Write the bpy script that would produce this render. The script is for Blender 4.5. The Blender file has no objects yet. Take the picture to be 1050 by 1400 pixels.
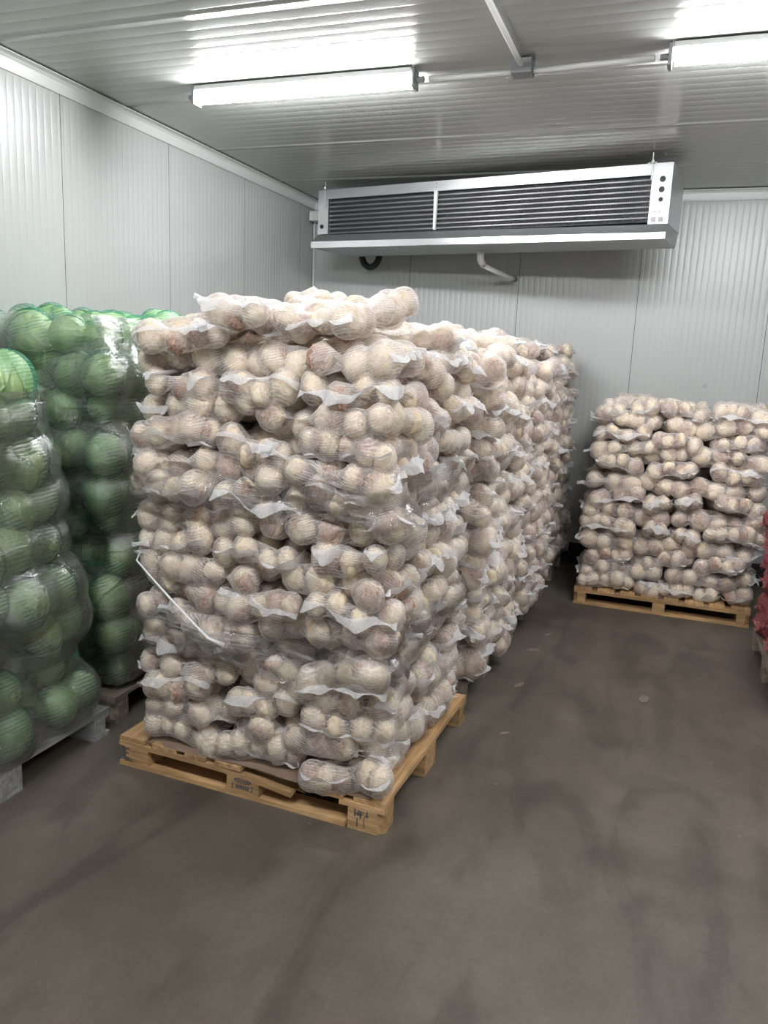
import bpy, bmesh, math, random
import numpy as np
from mathutils import Matrix, Vector, noise
sc = bpy.context.scene
PI = math.pi

# ------------------------------------------------------------------ camera
cd = bpy.data.cameras.new('camera'); cam = bpy.data.objects.new('camera', cd)
sc.collection.objects.link(cam); sc.camera = cam
cd.sensor_fit = 'HORIZONTAL'; cd.sensor_width = 36.0; cd.lens = 36.0*1064.56/1050.0
cd.clip_start = 0.05; cd.clip_end = 60
cam.matrix_world = (Matrix.Translation((0, 0, 1.7205)) @ Matrix.Rotation(0.339, 4, 'Z')
                    @ Matrix.Rotation(PI/2-0.193, 4, 'X') @ Matrix.Rotation(0.043, 4, 'Z'))
# ------------------------------------------------------------------ world, exposure, lamp power
w = bpy.data.worlds.new('world'); sc.world = w; w.use_nodes = True
w.node_tree.nodes['Background'].inputs[0].default_value = (.5, .55, .6, 1)
w.node_tree.nodes['Background'].inputs[1].default_value = 0.02
sc.view_settings.view_transform = 'Standard'; sc.view_settings.look = 'None'
sc.view_settings.gamma = 1.0; sc.view_settings.use_curve_mapping = False
sc.view_settings.exposure = 0.0
LAMP = 150.0
sc.cycles.transparent_max_bounces = 32; sc.cycles.max_bounces = 10; sc.cycles.diffuse_bounces = 5
ROOM_X0, ROOM_X1, ROOM_Y0, ROOM_Y1, ROOM_H = -3.286, 2.5, -2.6, 7.0, 3.14

# ------------------------------------------------------------------ helpers
col = sc.collection
def link(name, me, m=None, parent=None, loc=None, kind=None, label=None):
    o = bpy.data.objects.new(name, me); col.objects.link(o)
    if m is not None and me is not None and len(me.materials) == 0: me.materials.append(m)
    if parent is not None: o.parent = parent
    if loc is not None: o.location = loc
    if kind: o['kind'] = kind
    if label: o['label'] = label
    return o
def thing(name, label, cat, loc=(0, 0, 0), rz=0, group=None):
    o = bpy.data.objects.new(name, None); col.objects.link(o)
    o.empty_display_size = .05
    o.location = loc; o.rotation_euler = (0, 0, rz)
    tag(o, label, cat, group); return o
def tag(o, label, cat, group=None):
    o['label'] = label; o['category'] = cat
    if group: o['group'] = group
def pymesh(name, v, f, smooth=False):
    me = bpy.data.meshes.new(name); me.from_pydata([tuple(map(float, p)) for p in v], [], [tuple(int(i) for i in q) for q in f])
    if smooth: me.polygons.foreach_set('use_smooth', [True]*len(me.polygons))
    me.update(); return me
def bm_mesh(name, bm, smooth=False):
    me = bpy.data.meshes.new(name); bm.to_mesh(me); bm.free()
    if smooth: me.polygons.foreach_set('use_smooth', [True]*len(me.polygons))
    return me
def add_box(bm, a, b, M=None):
    a = Vector(a); b = Vector(b); r = bmesh.ops.create_cube(bm, size=1)
    vs = r['verts']; c = (a+b)/2; s = b-a
    for v in vs: v.co = Vector((v.co.x*s.x, v.co.y*s.y, v.co.z*s.z))+c
    if M: bmesh.ops.transform(bm, matrix=M, verts=vs)
    return vs
def box_mesh(name, a, b, bev=0):
    bm = bmesh.new(); add_box(bm, a, b)
    if bev: bmesh.ops.bevel(bm, geom=bm.edges[:], offset=bev, segments=2, affect='EDGES', profile=.7)
    return bm_mesh(name, bm)
def add_cyl(bm, p, q, r, seg=16, r2=None):
    p = Vector(p); q = Vector(q); d = q-p
    M = Matrix.Translation((p+q)/2) @ d.to_track_quat('Z', 'Y').to_matrix().to_4x4()
    bmesh.ops.create_cone(bm, cap_ends=True, segments=seg, radius1=r, radius2=r if r2 is None else r2, depth=d.length, matrix=M)
def cyl_mesh(name, p, q, r, seg=16, smooth=False):
    bm = bmesh.new(); add_cyl(bm, p, q, r, seg); return bm_mesh(name, bm, smooth)
def tube_mesh(name, pts, r, seg=12):
    v = []; f = []; n = len(pts)
    P = [Vector(p) for p in pts]
    up = Vector((.31, .22, .92)).normalized()
    for i, p in enumerate(P):
        t = (P[min(i+1, n-1)]-P[max(i-1, 0)]).normalized()
        a = t.cross(up).normalized(); b = t.cross(a).normalized()
        rr = r[i] if hasattr(r, '__len__') else r
        for k in range(seg):
            an = 2*PI*k/seg; v.append(p+(a*math.cos(an)+b*math.sin(an))*rr)
    for i in range(n-1):
        for k in range(seg):
            k2 = (k+1) % seg; f.append((i*seg+k, i*seg+k2, (i+1)*seg+k2, (i+1)*seg+k))
    f.append(tuple(range(seg))[::-1]); f.append(tuple((n-1)*seg+k for k in range(seg)))
    return pymesh(name, v, f, True)
def ico(sub):
    bm = bmesh.new(); bmesh.ops.create_icosphere(bm, subdivisions=sub, radius=1)
    v = np.array([x.co[:] for x in bm.verts]); f = [[y.index for y in x.verts] for x in bm.faces]
    bm.free(); return v, f

# ------------------------------------------------------------------ materials
class NT:
    def __init__(s, name):
        s.m = bpy.data.materials.new(name); s.m.use_nodes = True
        s.t = s.m.node_tree; s.n = s.t.nodes; s.l = s.t.links
        s.bsdf = s.n['Principled BSDF']; s.out = s.n['Material Output']
    def add(s, ty, **k):
        n = s.n.new(ty)
        for a, b in k.items():
            if a.startswith('i_'):
                n.inputs[a[2:].replace('_', ' ')].default_value = b
            else: setattr(n, a, b)
        return n
    def link(s, a, b): s.l.new(a, b)
    def coords(s, scale=(1, 1, 1), kind='Object', rot=(0, 0, 0)):
        tc = s.add('ShaderNodeTexCoord'); mp = s.add('ShaderNodeMapping')
        mp.inputs['Scale'].default_value = scale; mp.inputs['Rotation'].default_value = rot
        s.link(tc.outputs[kind], mp.inputs['Vector']); return mp.outputs[0]
    def noise(s, vec, scale, detail=4, rough=.55, dist=0):
        n = s.add('ShaderNodeTexNoise'); n.inputs['Scale'].default_value = scale
        n.inputs['Detail'].default_value = detail; n.inputs['Roughness'].default_value = rough
        n.inputs['Distortion'].default_value = dist; s.link(vec, n.inputs['Vector']); return n.outputs['Fac']
    def ramp(s, fac, stops):
        r = s.add('ShaderNodeValToRGB'); e = r.color_ramp.elements
        while len(e) < len(stops): e.new(.5)
        for x, (p, c) in zip(e, stops):
            x.position = p; x.color = (c, c, c, 1) if not hasattr(c, '__len__') else (*c, 1)
        s.link(fac, r.inputs[0]); return r.outputs[0]
    def mix(s, fac, a, b, mode='MIX'):
        n = s.add('ShaderNodeMix', data_type='RGBA', blend_type=mode)
        for i, x in ((0, fac), (6, a), (7, b)):
            if hasattr(x, 'links') or hasattr(x, 'is_linked'): s.link(x, n.inputs[i])
            else: n.inputs[i].default_value = x if i == 0 else (*x, 1)
        return n.outputs[2]
    def math(s, op, a, b=None, c=None, clamp=False):
        n = s.add('ShaderNodeMath', operation=op, use_clamp=clamp)
        for i, x in enumerate((a, b, c)):
            if x is None: continue
            if hasattr(x, 'is_linked'): s.link(x, n.inputs[i])
            else: n.inputs[i].default_value = x
        return n.outputs[0]
    def bump(s, h, strength=.3, dist=.01):
        b = s.add('ShaderNodeBump'); b.inputs['Strength'].default_value = strength
        b.inputs['Distance'].default_value = dist; s.link(h, b.inputs['Height']); return b.outputs[0]
def S(nt, **k):
    for a, b in k.items():
        i = nt.bsdf.inputs[a.replace('_', ' ')]
        if hasattr(b, 'is_linked'): nt.link(b, i)
        else: i.default_value = (*b, 1) if hasattr(b, '__len__') else b
    return nt.m
def simple(name, c, rough=.5, metal=0, nscale=None, namp=.15, **k):
    t = NT(name)
    if nscale:
        f = t.noise(t.coords(), nscale, 5)
        cc = t.mix(f, tuple(x*(1-namp) for x in c), tuple(min(1, x*(1+namp)) for x in c))
    else: cc = c
    return S(t, Base_Color=cc, Roughness=rough, Metallic=metal, **k)

def panel_mat(name, c, rough):
    t = NT(name); co = t.coords()
    n1 = t.noise(co, 1.3, 4); n2 = t.noise(t.coords((1, 1, 1)), 40, 3)
    base = t.mix(n1, tuple(x*.95 for x in c), tuple(min(1, x*1.04) for x in c))
    r = t.math('MULTIPLY_ADD', n1, .12, rough-.06)
    return S(t, Base_Color=base, Roughness=r, Normal=t.bump(n2, .02, .002), Specular_IOR_Level=.6)
M_wall = panel_mat('painted_wall_steel', (.45, .462, .455), .33)
M_ceil = panel_mat('painted_ceiling_steel', (.35, .355, .343), .19)
M_trim = panel_mat('trim_steel', (.60, .62, .61), .35)
M_kerb = simple('dark_kerb', (.018, .019, .022), .6, nscale=8)
M_alu = simple('brushed_sheet_metal', (.72, .73, .75), .32, 1.0, nscale=3, namp=.1)
M_alu_dull = simple('dull_sheet_metal', (.40, .41, .41), .42, .85, nscale=3, namp=.12)
M_fin = simple('dark_cooling_fins', (.06, .061, .066), .55, .3, nscale=20, namp=.3)
M_coil = simple('coil_tube_metal', (.50, .50, .51), .45, .8, nscale=6, namp=.2)
M_black = simple('black_rubber', (.012, .012, .013), .5)
M_white_pl = simple('white_plastic', (.70, .71, .70), .4, nscale=5, namp=.05)
M_grey_pl = simple('grey_plastic', (.22, .23, .24), .5)
M_steel = simple('zinc_steel', (.35, .35, .35), .4, .9)
M_ink = simple('grey_stamp_ink', (.10, .095, .12), .8)

def wood_mat(name, a, b, rough=.72):
    t = NT(name); oi = t.add('ShaderNodeObjectInfo')
    tc = t.add('ShaderNodeTexCoord'); ad = t.add('ShaderNodeVectorMath', operation='ADD')
    sc_ = t.add('ShaderNodeVectorMath', operation='SCALE'); cb = t.add('ShaderNodeCombineXYZ')
    t.link(oi.outputs['Random'], cb.inputs[0]); t.link(oi.outputs['Random'], cb.inputs[1])
    t.link(cb.outputs[0], sc_.inputs[0]); sc_.inputs['Scale'].default_value = 7.0
    t.link(tc.outputs['Object'], ad.inputs[0]); t.link(sc_.outputs[0], ad.inputs[1])
    mp = t.add('ShaderNodeMapping'); mp.inputs['Scale'].default_value = (2.2, 26, 26)
    t.link(ad.outputs[0], mp.inputs['Vector'])
    g = t.noise(mp.outputs[0], 1.6, 6, .6, .6)
    big = t.noise(ad.outputs[0], 3.0, 3)
    c1 = t.ramp(g, [(.28, tuple(x*.62 for x in a)), (.48, a), (.72, b)])
    dirt = t.ramp(big, [(.35, .70), (.65, 1.08)])
    rnd = t.math('MULTIPLY_ADD', oi.outputs['Random'], .35, .80)
    c2 = t.mix(1.0, c1, dirt, 'MULTIPLY')
    c3 = t.mix(1.0, c2, t.ramp(rnd, [(0, 0.0), (1, 1.0)]), 'MULTIPLY')
    return S(t, Base_Color=c3, Roughness=rough, Normal=t.bump(g, .35, .004))
M_wood = wood_mat('pallet_pine', (.52, .315, .145), (.76, .50, .265))
M_wood_old = wood_mat('weathered_pallet_pine', (.28, .23, .18), (.45, .38, .30))
M_wood_grey = wood_mat('painted_grey_pallet_wood', (.34, .34, .34), (.50, .50, .49))
M_card = simple('brown_layer_sheet', (.20, .135, .095), .75, nscale=14, namp=.3)

def floor_mat():
    t = NT('worn_concrete'); co = t.coords()
    n1 = t.noise(co, .9, 5, .6, .8); n2 = t.noise(co, 5, 6, .65, .3); n3 = t.noise(co, 60, 4, .6)
    mp = t.coords((2.2, .7, 1), rot=(0, 0, .9)); n4 = t.noise(mp, 1.4, 4, .5, 1.2)
    base = t.ramp(n1, [(.3, (.080, .067, .053)), (.5, (.108, .091, .073)), (.72, (.138, .119, .097))])
    st = t.ramp(n4, [(.40, .66), (.50, 1.0), (.7, 1.14)])
    c = t.mix(.75, base, st, 'MULTIPLY')
    c = t.mix(.5, c, t.ramp(n2, [(.3, .75), (.65, 1.2)]), 'MULTIPLY')
    c = t.mix(.35, c, t.ramp(n3, [(.3, .7), (.7, 1.25)]), 'MULTIPLY')
    vo = t.add('ShaderNodeTexVoronoi'); vo.inputs['Scale'].default_value = 3.1; t.link(co, vo.inputs['Vector'])
    sp = t.ramp(vo.outputs['Distance'], [(.0, 1.0), (.022, 1.0), (.026, 0.0)])
    c = t.mix(t.math('MULTIPLY', sp, .35), c, (.24, .22, .20))
    r = t.ramp(n1, [(.3, .42), (.7, .62)])
    return S(t, Base_Color=c, Roughness=r, Normal=t.bump(n2, .10, .01), Specular_IOR_Level=.35)
M_floor = floor_mat()

def celeriac_mat():
    t = NT('celeriac_skin'); tc = t.add('ShaderNodeTexCoord'); oi = t.add('ShaderNodeObjectInfo')
    v = tc.outputs['Object']
    sx = t.add('ShaderNodeSeparateXYZ'); t.link(v, sx.inputs[0])
    n1 = t.noise(v, 22, 5, .65, .4); n2 = t.noise(v, 90, 5, .7, .6); n3 = t.noise(v, 9, 3)
    z = t.math('DIVIDE', sx.outputs[2], .055)
    rootm = t.math('ADD', t.math('MULTIPLY', z, -1.0), t.math('MULTIPLY', t.math('SUBTRACT', n3, .5), 2.2))
    rm = t.ramp(rootm, [(.25, 0.0), (.75, 1.0)])
    skin = t.ramp(n1, [(.25, (.54, .44, .33)), (.45, (.74, .63, .49)), (.7, (.86, .77, .62))])
    hair = t.ramp(n2, [(.34, (.20, .11, .08)), (.52, (.46, .30, .235)), (.66, (.74, .58, .48))])
    c = t.mix(rm, skin, hair)
    crown = t.ramp(z, [(.80, 0.0), (.93, 1.0)])
    cc = t.ramp(n2, [(.35, (.48, .33, .22)), (.6, (.76, .62, .44))])
    c = t.mix(t.math('MULTIPLY', crown, .8), c, cc)
    tint = t.ramp(oi.outputs['Random'], [(0, (.90, .84, .80)), (.5, (1.0, .98, .94)), (1, (.98, .93, .82))])
    c = t.mix(.8, c, tint, 'MULTIPLY')
    return S(t, Base_Color=c, Roughness=.68, Normal=t.bump(n2, .5, .006), Subsurface_Weight=0.0)
M_cel = celeriac_mat()

def net_mat(name, thread, lo, hi, freq, dens, gloss=.5, fold=.35, edge=.5):
    """knitted net: parallel threads around local z, tighter and whiter in folds; seen edge-on it closes up"""
    t = NT(name); tc = t.add('ShaderNodeTexCoord')
    v = tc.outputs['Object']
    sx = t.add('ShaderNodeSeparateXYZ'); t.link(v, sx.inputs[0])
    wob = t.noise(v, 6, 3)
    s = t.math('ADD', t.math('ADD', sx.outputs[2], t.math('MULTIPLY', sx.outputs[1], .35)), t.math('MULTIPLY', wob, .03))
    wv = t.math('SINE', t.math('MULTIPLY', s, freq*2*PI))
    w01 = t.math('MULTIPLY_ADD', wv, .5, .5)
    th = t.math('POWER', w01, 2.2)
    gate = t.ramp(t.noise(v, 9, 2), [(.42, 0.0), (.62, 1.0)])
    th = t.math('MULTIPLY', th, gate)
    big = t.noise(v, 13, 4, .6, 1.0)
    folds = t.ramp(big, [(.46, 0.0), (.52, 1.0), (.56, .15), (.66, .6)])
    lw = t.add('ShaderNodeLayerWeight'); lw.inputs[0].default_value = .35
    a = t.math('ADD', lo, t.math('MULTIPLY', th, hi-lo))
    a = t.math('ADD', a, t.math('MULTIPLY', folds, fold))
    a = t.math('ADD', a, t.math('MULTIPLY', lw.outputs['Facing'], edge))
    a = t.math('MINIMUM', t.math('MULTIPLY', a, dens), .95)
    df = t.add('ShaderNodeBsdfDiffuse'); df.inputs[0].default_value = (*thread, 1)
    tl = t.add('ShaderNodeBsdfTranslucent'); tl.inputs[0].default_value = (*thread, 1)
    gl = t.add('ShaderNodeBsdfGlossy'); gl.inputs['Roughness'].default_value = .42; gl.inputs[0].default_value = (.8, .8, .82, 1)
    nb = t.bump(t.math('ADD', t.math('MULTIPLY', big, 1.2), t.math('MULTIPLY', w01, .25)), gloss, .012)
    t.link(nb, df.inputs['Normal']); t.link(nb, gl.inputs['Normal'])
    m1 = t.add('ShaderNodeMixShader'); m1.inputs[0].default_value = .28
    t.link(df.outputs[0], m1.inputs[1]); t.link(tl.outputs[0], m1.inputs[2])
    m2 = t.add('ShaderNodeMixShader'); m2.inputs[0].default_value = .10
    t.link(m1.outputs[0], m2.inputs[1]); t.link(gl.outputs[0], m2.inputs[2])
    tr = t.add('ShaderNodeBsdfTransparent')
    m3 = t.add('ShaderNodeMixShader'); t.link(a, m3.inputs[0])
    t.link(tr.outputs[0], m3.inputs[1]); t.link(m2.outputs[0], m3.inputs[2])
    t.link(m3.outputs[0], t.out.inputs[0]); t.n.remove(t.bsdf)
    return t.m
M_net = net_mat('white_knitted_net', (.92, .87, .85), .14, .46, 110, 1.0, fold=.24, edge=.42)
M_hem = net_mat('white_net_hem', (.93, .93, .95), .50, .72, 240, 1.0, fold=.15, edge=.30)
M_gnet = net_mat('green_knitted_net', (.045, .31, .18), .08, .58, 62, 1.0, fold=.12, edge=.34)
M_rnet = net_mat('red_knitted_net', (.42, .12, .12), .40, .85, 80, 1.0, fold=.2, edge=.35)

def cabbage_mat(name, a, b, c3):
    t = NT(name); tc = t.add('ShaderNodeTexCoord'); oi = t.add('ShaderNodeObjectInfo'); v = tc.outputs['Object']
    sx = t.add('ShaderNodeSeparateXYZ'); t.link(v, sx.inputs[0])
    ang = t.math('ARCTAN2', sx.outputs[1], sx.outputs[0])
    nz = t.noise(v, 14, 4)
    vein = t.math('SINE', t.math('ADD', t.math('MULTIPLY', ang, 11), t.math('MULTIPLY', nz, 5)))
    vn = t.ramp(t.math('MULTIPLY_ADD', vein, .5, .5), [(.80, 0.0), (.97, 1.0)])
    c = t.ramp(nz, [(.3, a), (.7, b)])
    c = t.mix(t.math('MULTIPLY', vn, .5), c, c3)
    tint = t.ramp(oi.outputs['Random'], [(0, (.72, .86, .72)), (.5, (1, 1, .9)), (1, (1.0, .95, .70))])
    c = t.mix(.8, c, tint, 'MULTIPLY')
    return S(t, Base_Color=c, Roughness=.45, Normal=t.bump(t.math('ADD', nz, t.math('MULTIPLY', vn, .3)), .4, .008))
M_cab = cabbage_mat('cabbage_leaf', (.46, .60, .32), (.62, .74, .44), (.74, .82, .58))
M_leaf = cabbage_mat('outer_cabbage_leaf', (.38, .54, .27), (.54, .68, .38), (.70, .80, .54))
M_onion = simple('red_onion_skin', (.33, .06, .08), .4, nscale=20, namp=.4)

def film_mat(name, haze, streak, gl=.5, tint=(.93, .97, .96), hz=150, bs=.45, bd=.012):
    t = NT(name); tc = t.add('ShaderNodeTexCoord'); v = tc.outputs['Object']
    mp = t.add('ShaderNodeMapping'); mp.inputs['Scale'].default_value = (2.0, 2.0, hz); mp.inputs['Rotation'].default_value = (.05, .03, 0)
    t.link(v, mp.inputs[0]); n = t.noise(mp.outputs[0], 1.0, 4, .6)
    big = t.noise(v, 3.2, 3)
    line = t.ramp(n, [(.52, 0.0), (.66, 1.0)])
    st = t.math('MULTIPLY', line, t.ramp(big, [(.42, .1), (.62, 1.0)]))
    a = t.math('MINIMUM', t.math('MULTIPLY_ADD', st, streak, haze), .9)
    tr = t.add('ShaderNodeBsdfTransparent'); tr.inputs[0].default_value = (*tint, 1)
    df = t.add('ShaderNodeBsdfDiffuse'); df.inputs[0].default_value = (.80, .82, .84, 1)
    g = t.add('ShaderNodeBsdfGlossy'); g.inputs['Roughness'].default_value = .09; g.inputs[0].default_value = (1, 1, 1, 1)
    nb = t.bump(t.math('ADD', t.math('MULTIPLY', n, .5), t.noise(v, 16, 3)), bs, bd)
    t.link(nb, g.inputs['Normal']); t.link(nb, df.inputs['Normal'])
    m1 = t.add('ShaderNodeMixShader'); t.link(a, m1.inputs[0]); t.link(tr.outputs[0], m1.inputs[1]); t.link(df.outputs[0], m1.inputs[2])
    fr = t.add('ShaderNodeFresnel'); fr.inputs[0].default_value = 1.45; t.link(nb, fr.inputs['Normal'])
    fa = t.math('MULTIPLY', fr.outputs[0], gl*2, clamp=True)
    m2 = t.add('ShaderNodeMixShader'); t.link(fa, m2.inputs[0]); t.link(m1.outputs[0], m2.inputs[1]); t.link(g.outputs[0], m2.inputs[2])
    t.link(m2.outputs[0], t.out.inputs[0]); t.n.remove(t.bsdf); return t.m
M_film = film_mat('clear_stretch_film', .03, .16, 1.7, bs=.8, bd=.02)
M_film_w = film_mat('hazy_stretch_film', .04, .40, .6, tint=(1, 1, 1), hz=190)

def emit_mat(name, c, s):
    t = NT(name); e = t.add('ShaderNodeEmission'); e.inputs[0].default_value = (*c, 1); e.inputs[1].default_value = s
    t.link(e.outputs[0], t.out.inputs[0]); t.n.remove(t.bsdf); return t.m
M_tube = emit_mat('lit_tube', (.97, .985, 1.0), LAMP)

# ------------------------------------------------------------------ room shell
def ribbed(name, width, length, pitch=.05, depth=.0012, hw=.008, glint_lip=False):
    """insulated panel skin: face at z=0 (looking to -z), ribs every 5 cm, running along local y"""
    prof = [(.0008, .003), (.0012, -.0018), (.0042, -.0018), (.0065, 0)] if glint_lip else [(0.002, 0), (.006, 0)]  # protruding lip shaped to catch a bright highlight line along each joint
    x = pitch/2+.004
    while x < width-pitch/3:
        for k in range(-3, 4):
            u = k/3; prof.append((x+u*hw, depth*(.5+.5*math.cos(u*PI))))
        x += pitch
    prof += [(width-.0065, 0), (width-.0042, -.0018), (width-.0012, -.0018), (width-.0008, .003)] if glint_lip else [(width-.006, 0), (width-.002, 0)]
    v = []; f = []
    for y in (0, length):
        for p, q in prof: v.append((p, y, q))
    n = len(prof)
    for i in range(n-1): f.append((i, i+1, n+i+1, n+i))
    me = pymesh(name, v, f, True); return me
def slab(name, a, b, m):
    o = link(name, box_mesh(name, a, b), m, kind='structure'); return o
X0, X1, Y0, Y1, HH = ROOM_X0, ROOM_X1, ROOM_Y0, ROOM_Y1, ROOM_H
fl = slab('floor', (X0-.1, Y0-.1, -.12), (X1+.1, Y1+.1, 0), M_floor)
T = .012
def panels(root, me, mats):
    for M in mats:
        o = link('panel', me, None, root); o.matrix_local = M
M_core = simple('panel_joint', (.04, .04, .04), .9)
wb = slab('wall_back', (X0-.1, Y1+T, 0), (X1+.1, Y1+.12, HH), M_core)
me = ribbed('wall_panel', 1.0, HH); me.materials.append(M_wall)
# back wall: local y -> world z, local x -> world x, local z (rib depth) -> world y (recessed)
R_back = Matrix(((1, 0, 0, 0), (0, 0, 1, 0), (0, 1, 0, 0), (0, 0, 0, 1)))
def mt(x, y, z): return Matrix.Translation((x, y, z))
for k in range(-1, 6):
    xs = -2.318+1.0*k
    if k == -1:
        xs = -3.318
    panels(wb, me, [mt(xs, Y1+.006, 0) @ R_back])
wl = slab('wall_left', (X0-.12, Y0-.1, 0), (X0-T, Y1+.1, HH), M_core)
R_left = Matrix(((0, 0, -1, 0), (1, 0, 0, 0), (0, 1, 0, 0), (0, 0, 0, 1)))
for k in range(-7, 4): panels(wl, me, [mt(X0-.006, 3.714+k*1.0, 0) @ R_left])
wr = slab('wall_right', (X1+T, Y0-.1, 0), (X1+.12, Y1+.1, HH), M_core)
R_right = Matrix(((0, 0, 1, 0), (1, 0, 0, 0), (0, 1, 0, 0), (0, 0, 0, 1)))
for k in range(-6, 4): panels(wr, me, [mt(X1+.006, 3.3+k*1.0, 0) @ R_right])
wf = slab('wall_front', (X0-.1, Y0-.12, 0), (X1+.1, Y0-T, HH), M_core)
R_front = Matrix(((1, 0, 0, 0), (0, 0, -1, 0), (0, 1, 0, 0), (0, 0, 0, 1)))
for k in range(0, 6): panels(wf, me, [mt(X0+k*1.0, Y0-.006, 0) @ R_front])
ce = slab('ceiling', (X0-.1, Y0-.1, HH+T), (X1+.1, Y1+.1, HH+.14), M_core)
mc = ribbed('ceiling_panel', 1.0, X1-X0+.1, .0909, .0006, .005, True); mc.materials.append(M_ceil)
# local y -> world x, local x -> world y, local z -> world z (recessed upwards)
R_ceil = Matrix(((0, 1, 0, 0), (1, 0, 0, 0), (0, 0, 1, 0), (0, 0, 0, 1)))
for k in range(-8, 2): panels(ce, mc, [mt(X0-.05, 5.19+k*1.0, HH+.006) @ R_ceil])
# cove trims and kerb
def strip(name, a, b, m, bev=.002): return link(name, box_mesh(name, a, b, bev), m, kind='structure')
def cove(name, axis, s0, s1, m):
    # quarter-round-like angle strip, 60 mm legs
    P = [(0, -.075), (.004, -.075), (.008, -.06), (.016, -.022), (.030, -.008), (.062, -.004), (.062, 0), (0, 0)]
    v = []; n = len(P)
    for s in (s0, s1):
        for a, z in P:
            v.append((X0+a, s, HH+z) if axis == 'L' else (s, Y1-a, HH+z))
    f = [(i, (i+1) % n, n+(i+1) % n, n+i) for i in range(n)]+[tuple(range(n)), tuple(range(n, 2*n))]
    o = link(name, pymesh(name, v, f), m, kind='structure'); return o
cove('trim_1', 'L', Y0, Y1, M_trim); cove('trim_2', 'B', X0+.001, X1, M_trim)
strip('baseboard_back', (X0+.06, Y1-.03, 0), (X1, Y1, .185), M_kerb, .006)
strip('baseboard_left', (X0, Y0, 0), (X0+.03, Y1, .185), M_kerb, .006)
strip('trim_3', (X0+.0, Y1-.02, .19), (X0+.02, Y1, HH-.08), M_trim)

# ------------------------------------------------------------------ lamps, conduit
def lamp(name, label, x0, x1, y, z):
    t = thing(name, label, 'light', (x0, y, HH))
    L = x1-x0
    d = HH-z
    o = link('housing', box_mesh('housing', (.004, -.046, -.024), (L-.004, .046, 0), .005), M_white_pl, t)
    bm = bmesh.new(); seg = 14; ring = []
    for xx in (.012, L-.012):
        ring.append([bm.verts.new((xx, .036*math.cos(PI*2*k/seg), -.0245-(d-.0245)*max(0, -math.sin(PI*2*k/seg))**.6)) for k in range(seg)])
    for k in range(seg): bm.faces.new((ring[0][k], ring[0][(k+1) % seg], ring[1][(k+1) % seg], ring[1][k]))
    bm.faces.new(ring[0][::-1]); bm.faces.new(ring[1])
    link('diffuser', bm_mesh('diffuser', bm, False), M_tube, t)
    for xx, s in ((0, -1), (L, 1)):
        link('end_cap', box_mesh('end_cap', (min(xx, xx+s*.018), -.040, -d-.006), (max(xx, xx+s*.012), .040, -.002), .004), M_grey_pl, t)
        link('cable_gland', cyl_mesh('cable_gland', (xx+s*.018, .0, -d*.55), (xx+s*.052, 0, -d*.55), .014, 12), M_grey_pl, t)
    return t
lamp('tube_light', 'lit ceiling tube light on the left, above the stacks', -2.60, -1.35, 4.0, 3.055)
lamp('tube_light', 'lit ceiling tube light cut by the right edge, right of the cooler', -.135, 1.115, 3.97, 3.055)
lamp('tube_light', 'lit ceiling tube light behind the camera, left side', -1.95, -.70, .75, 3.055)
lamp('tube_light', 'lit ceiling tube light behind the camera, right side', .20, 1.45, .75, 3.055)
cz = HH-.047
def conduit(label, p, q, r=.013):
    o = link('conduit', tube_mesh('conduit', [p, [(a+b)/2 for a, b in zip(p, q)], q], r), M_white_pl); tag(o, label, 'pipe'); return o
conduit('white conduit from the left tube light to the junction box', (-1.27, 4.0, cz), (-.86, 4.0, cz))
conduit('white conduit from the junction box to the right tube light', (-.755, 4.0, cz), (-.21, 3.97, cz))
conduit('white conduit running along the ceiling towards the viewer from the junction box', (-.807, 3.945, cz+.012), (-.85, -2.5, cz+.012))
jb = thing('junction_box', 'grey junction box on the ceiling where three conduits meet', 'junction box', (-.807, 4.0, HH))
link('box_body', box_mesh('box_body', (-.048, -.045, -.052), (.048, .045, 0), .006), M_grey_pl, jb)
link('box_lid', box_mesh('box_lid', (-.05, -.047, -.066), (.05, .047, -.053), .004), M_grey_pl, jb)
cb = thing('corner_box', 'small white box high in the back left corner', 'box', (-3.22, 6.90, 3.0))
link('box_body', box_mesh('box_body', (-.045, -.04, -.05), (.045, .06, .03), .006), M_white_pl, cb)
link('box_lid', box_mesh('box_lid', (-.048, -.046, -.052), (.048, -.0401, .032), .003), M_white_pl, cb)

# ------------------------------------------------------------------ cooler (evaporator)
ev = thing('ceiling_cooler', 'long aluminium cooling unit hung under the ceiling at the back wall', 'cooler', (-2.89, 6.24, 3.07), -.173)
L = 2.81; Hh = .365; D = .42
def evp(name, me, m, label=None): return link(name, me, m, ev, label=label)
evp('top_cover', box_mesh('top_cover', (.0, -.004, -.004), (L, D, .004), .001), M_alu_dull)
bm = bmesh.new(); add_box(bm, (.085, -.012, -.068), (L-.125, .003, 0)); add_box(bm, (.085, -.018, -.072), (L-.125, .0, -.066))
evp('top_rail', bm_mesh('top_rail', bm), M_alu)
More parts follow.
